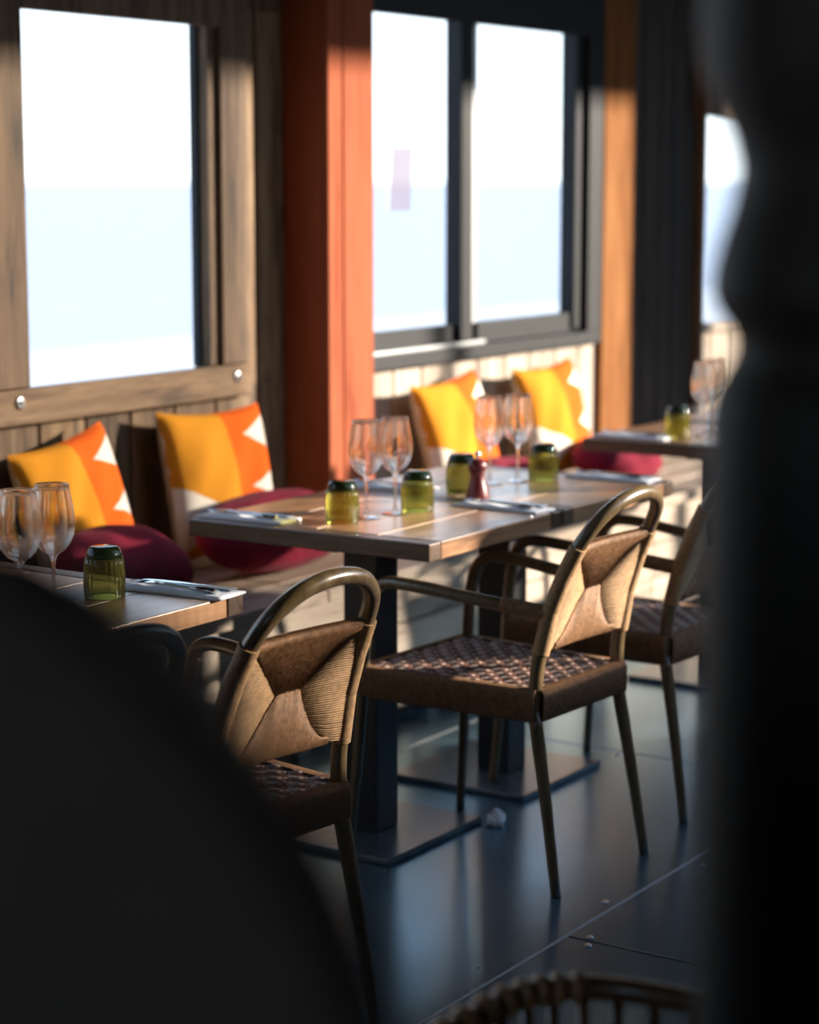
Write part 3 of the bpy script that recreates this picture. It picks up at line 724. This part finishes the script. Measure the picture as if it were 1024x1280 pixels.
for i, (x, y, a, lb, sh) in enumerate(sets):
    o = link('napkin', nm, None, 0, (x, y, TZ)); o.rotation_euler = (0,0,R(a)); tag(o, 'folded white napkin ' + lb, 'napkin', 'folded napkins')
    k = link('knife', knife_me, None, .001, (x+.018, y-.005, TZ+.0098)); k.rotation_euler = (0,0,R(a+2)); tag(k, 'steel table knife on the napkin ' + sh, 'knife', 'table knives')
    f = fk if i == 0 else copy_tree(fk); f.location = (x-.016, y+.005, TZ+.0096); f.rotation_euler = (0,0,R(a-3)); tag(f, 'steel fork on the napkin ' + sh, 'fork', 'forks')
# scrap of paper under the table base
sp = MB(); rnd = random.Random(3); vs = []; n = 7
for j in range(n):
    for i in range(n):
        vs.append(((i/(n-1)-.5)*.05 + rnd.uniform(-.004,.004), (j/(n-1)-.5)*.045 + rnd.uniform(-.004,.004), .012 + .022*math.exp(-((i-3)**2+(j-3)**2)/5) + rnd.uniform(-.006,.008)))
lo = [(v[0], v[1], max(0, v[2]-.012)) for v in vs]
fs = [(j*n+i, j*n+i+1, (j+1)*n+i+1, (j+1)*n+i) for j in range(n-1) for i in range(n-1)]
fs += [tuple(reversed([q+n*n for q in f])) for f in list(fs)]
ring = list(range(n)) + [j*n+n-1 for j in range(1, n)] + [(n-1)*n+i for i in range(n-2, -1, -1)] + [j*n for j in range(n-2, 0, -1)]
fs += [(a, a+n*n, c+n*n, c) for a, c in zip(ring, ring[1:]+ring[:1])]
sp.add(vs+lo, fs); o = sp.build('paper_scrap', M['paper'], None, 0, (4.318, 2.548, 0)); o.rotation_euler = (0,0,.4)
tag(o, 'crumpled scrap of white paper on the floor by the table base', 'paper')

# ------------------------------------------------------------------ foreground
# turned timber post, right
prof = [(.09,0),(.09,.62),(.094,.64),(.094,.70),(.088,.72),(.09,.80),(.0905,1.30),(.0905,1.375),(.0885,1.392),(.083,1.402),(.0765,1.414),(.0742,1.423),(.0775,1.433),(.085,1.442),(.0905,1.455),(.0895,1.47),(.085,1.488),(.0785,1.508),(.0745,1.528),(.0748,1.535),(.079,1.552),(.0865,1.568),(.0915,1.580),(.0985,1.60),(.1,1.7),(.1,3.3)]
tag(MB().lathe(prof, 48).build('turned_post', M['dark_wood'], None, 0, (1.283, .50, 0)), 'dark turned timber post filling the right edge of the picture', 'post')
# high-backed dark seat, left foreground
h = Vector((math.cos(R(32.913)), math.sin(R(32.913)), 0)); rt = Vector((h.y, -h.x, 0))
org = h*.60
outl = [(-.62,.02),(.006,.02),(.005,.6),(.003,1.0),(0,1.22),(-.006,1.28),(-.018,1.315),(-.036,1.348),(-.055,1.375),(-.076,1.396),(-.094,1.410),(-.115,1.420),(-.16,1.424),(-.45,1.424),(-.55,1.40),(-.60,1.34),(-.62,1.22)]
hs = tag(empty('high_backed_seat', org + rt*-.3), 'near black high backed upholstered seat blurred in the left foreground', 'seat')
def loc_(mb): mb.v = [tuple(Vector(v) - (org + rt*-.3)) for v in mb.v]; return mb
loc_(MB().prism(outl, org, rt, (0,0,1), h, -.02, .05)).build('backrest', M['leather'], hs, .012)
sb = MB(); sb.prism([(-.60,.30),(-.03,.30),(-.03,.45),(-.60,.45)], org, rt, (0,0,1), h, .06, .50); loc_(sb).build('seat_pad', M['leather'], hs, .03)
for a in (-.58, -.07):
    for d in (.09, .44):
        q = MB(); q.prism([(a,0),(a+.04,0),(a+.04,.30),(a,.30)], org, rt, (0,0,1), h, d, d+.04); loc_(q).build('leg', M['dark_wood'], hs, .004)
# cane tub chair, bottom right
tcx, tcy = 1.915, .925; tub = tag(empty('cane_tub_chair', (tcx, tcy, 0)), 'brown cane tub chair with bound rim cut off by the bottom edge', 'chair')
rim = []
for (x, y) in [(-.26,.275),(-.10,.277),(.02,.276),(.14,.268),(.205,.235),(.240,.165),(.250,.07),(.252,-.03),(.245,-.15),(.205,-.235),(.14,-.268),(.02,-.276),(-.10,-.277),(-.26,-.275)]:
    rim.append((x, y, .593 - .05*max(0, -.05-x)))
rimp = catmull(rim, 6)
ro = MB().tube(rimp, .0145, 12).build('rim', M['cane_dark'], tub)
for i in range(3, 27, 2):
    a, c = Vector(rimp[i]), Vector(rimp[i+1]); d = (c-a).normalized()
    pp = [a + (c-a)*k for k in (-.15, .15, .5, .85, 1.15)]
    MB().tube(pp, [.0155,.019,.0205,.019,.0155], 10).build('cane_binding', M['cane_light'], ro)
for i in range(2, len(rimp)-2, 3):
    p = Vector(rimp[i]); q = Vector((p.x*.88, p.y*.88, .36)); MB().tube([p, (p+q)/2 + Vector((p.x, p.y, 0))*.04, q], .0075, 8).build('spindle', M['cane_dark'], tub)
ring = [(.88*x, .88*y, .36) for (x, y, z) in rimp]
MB().tube(ring, .014, 10).build('seat_ring', M['cane_dark'], tub)
MB().tube([(.88*-.26,-.242,.36),(.88*-.26,.242,.36)], .014, 10).build('front_bar', M['cane_dark'], tub)
sm = MB(); sm.prism([(x*.84, y*.84) for (x, y, z) in rimp], (0,0,0), (1,0,0), (0,1,0), (0,0,1), .345, .37); sm.build('seat', M['cord_dark'], tub)
for x in (-.2, .17):
    for s in (-1, 1): MB().tube([(x, s*.21, .36), (x*1.15, s*.235, 0)], [.014, .011], 10).build('leg', M['cane_dark'], tub)
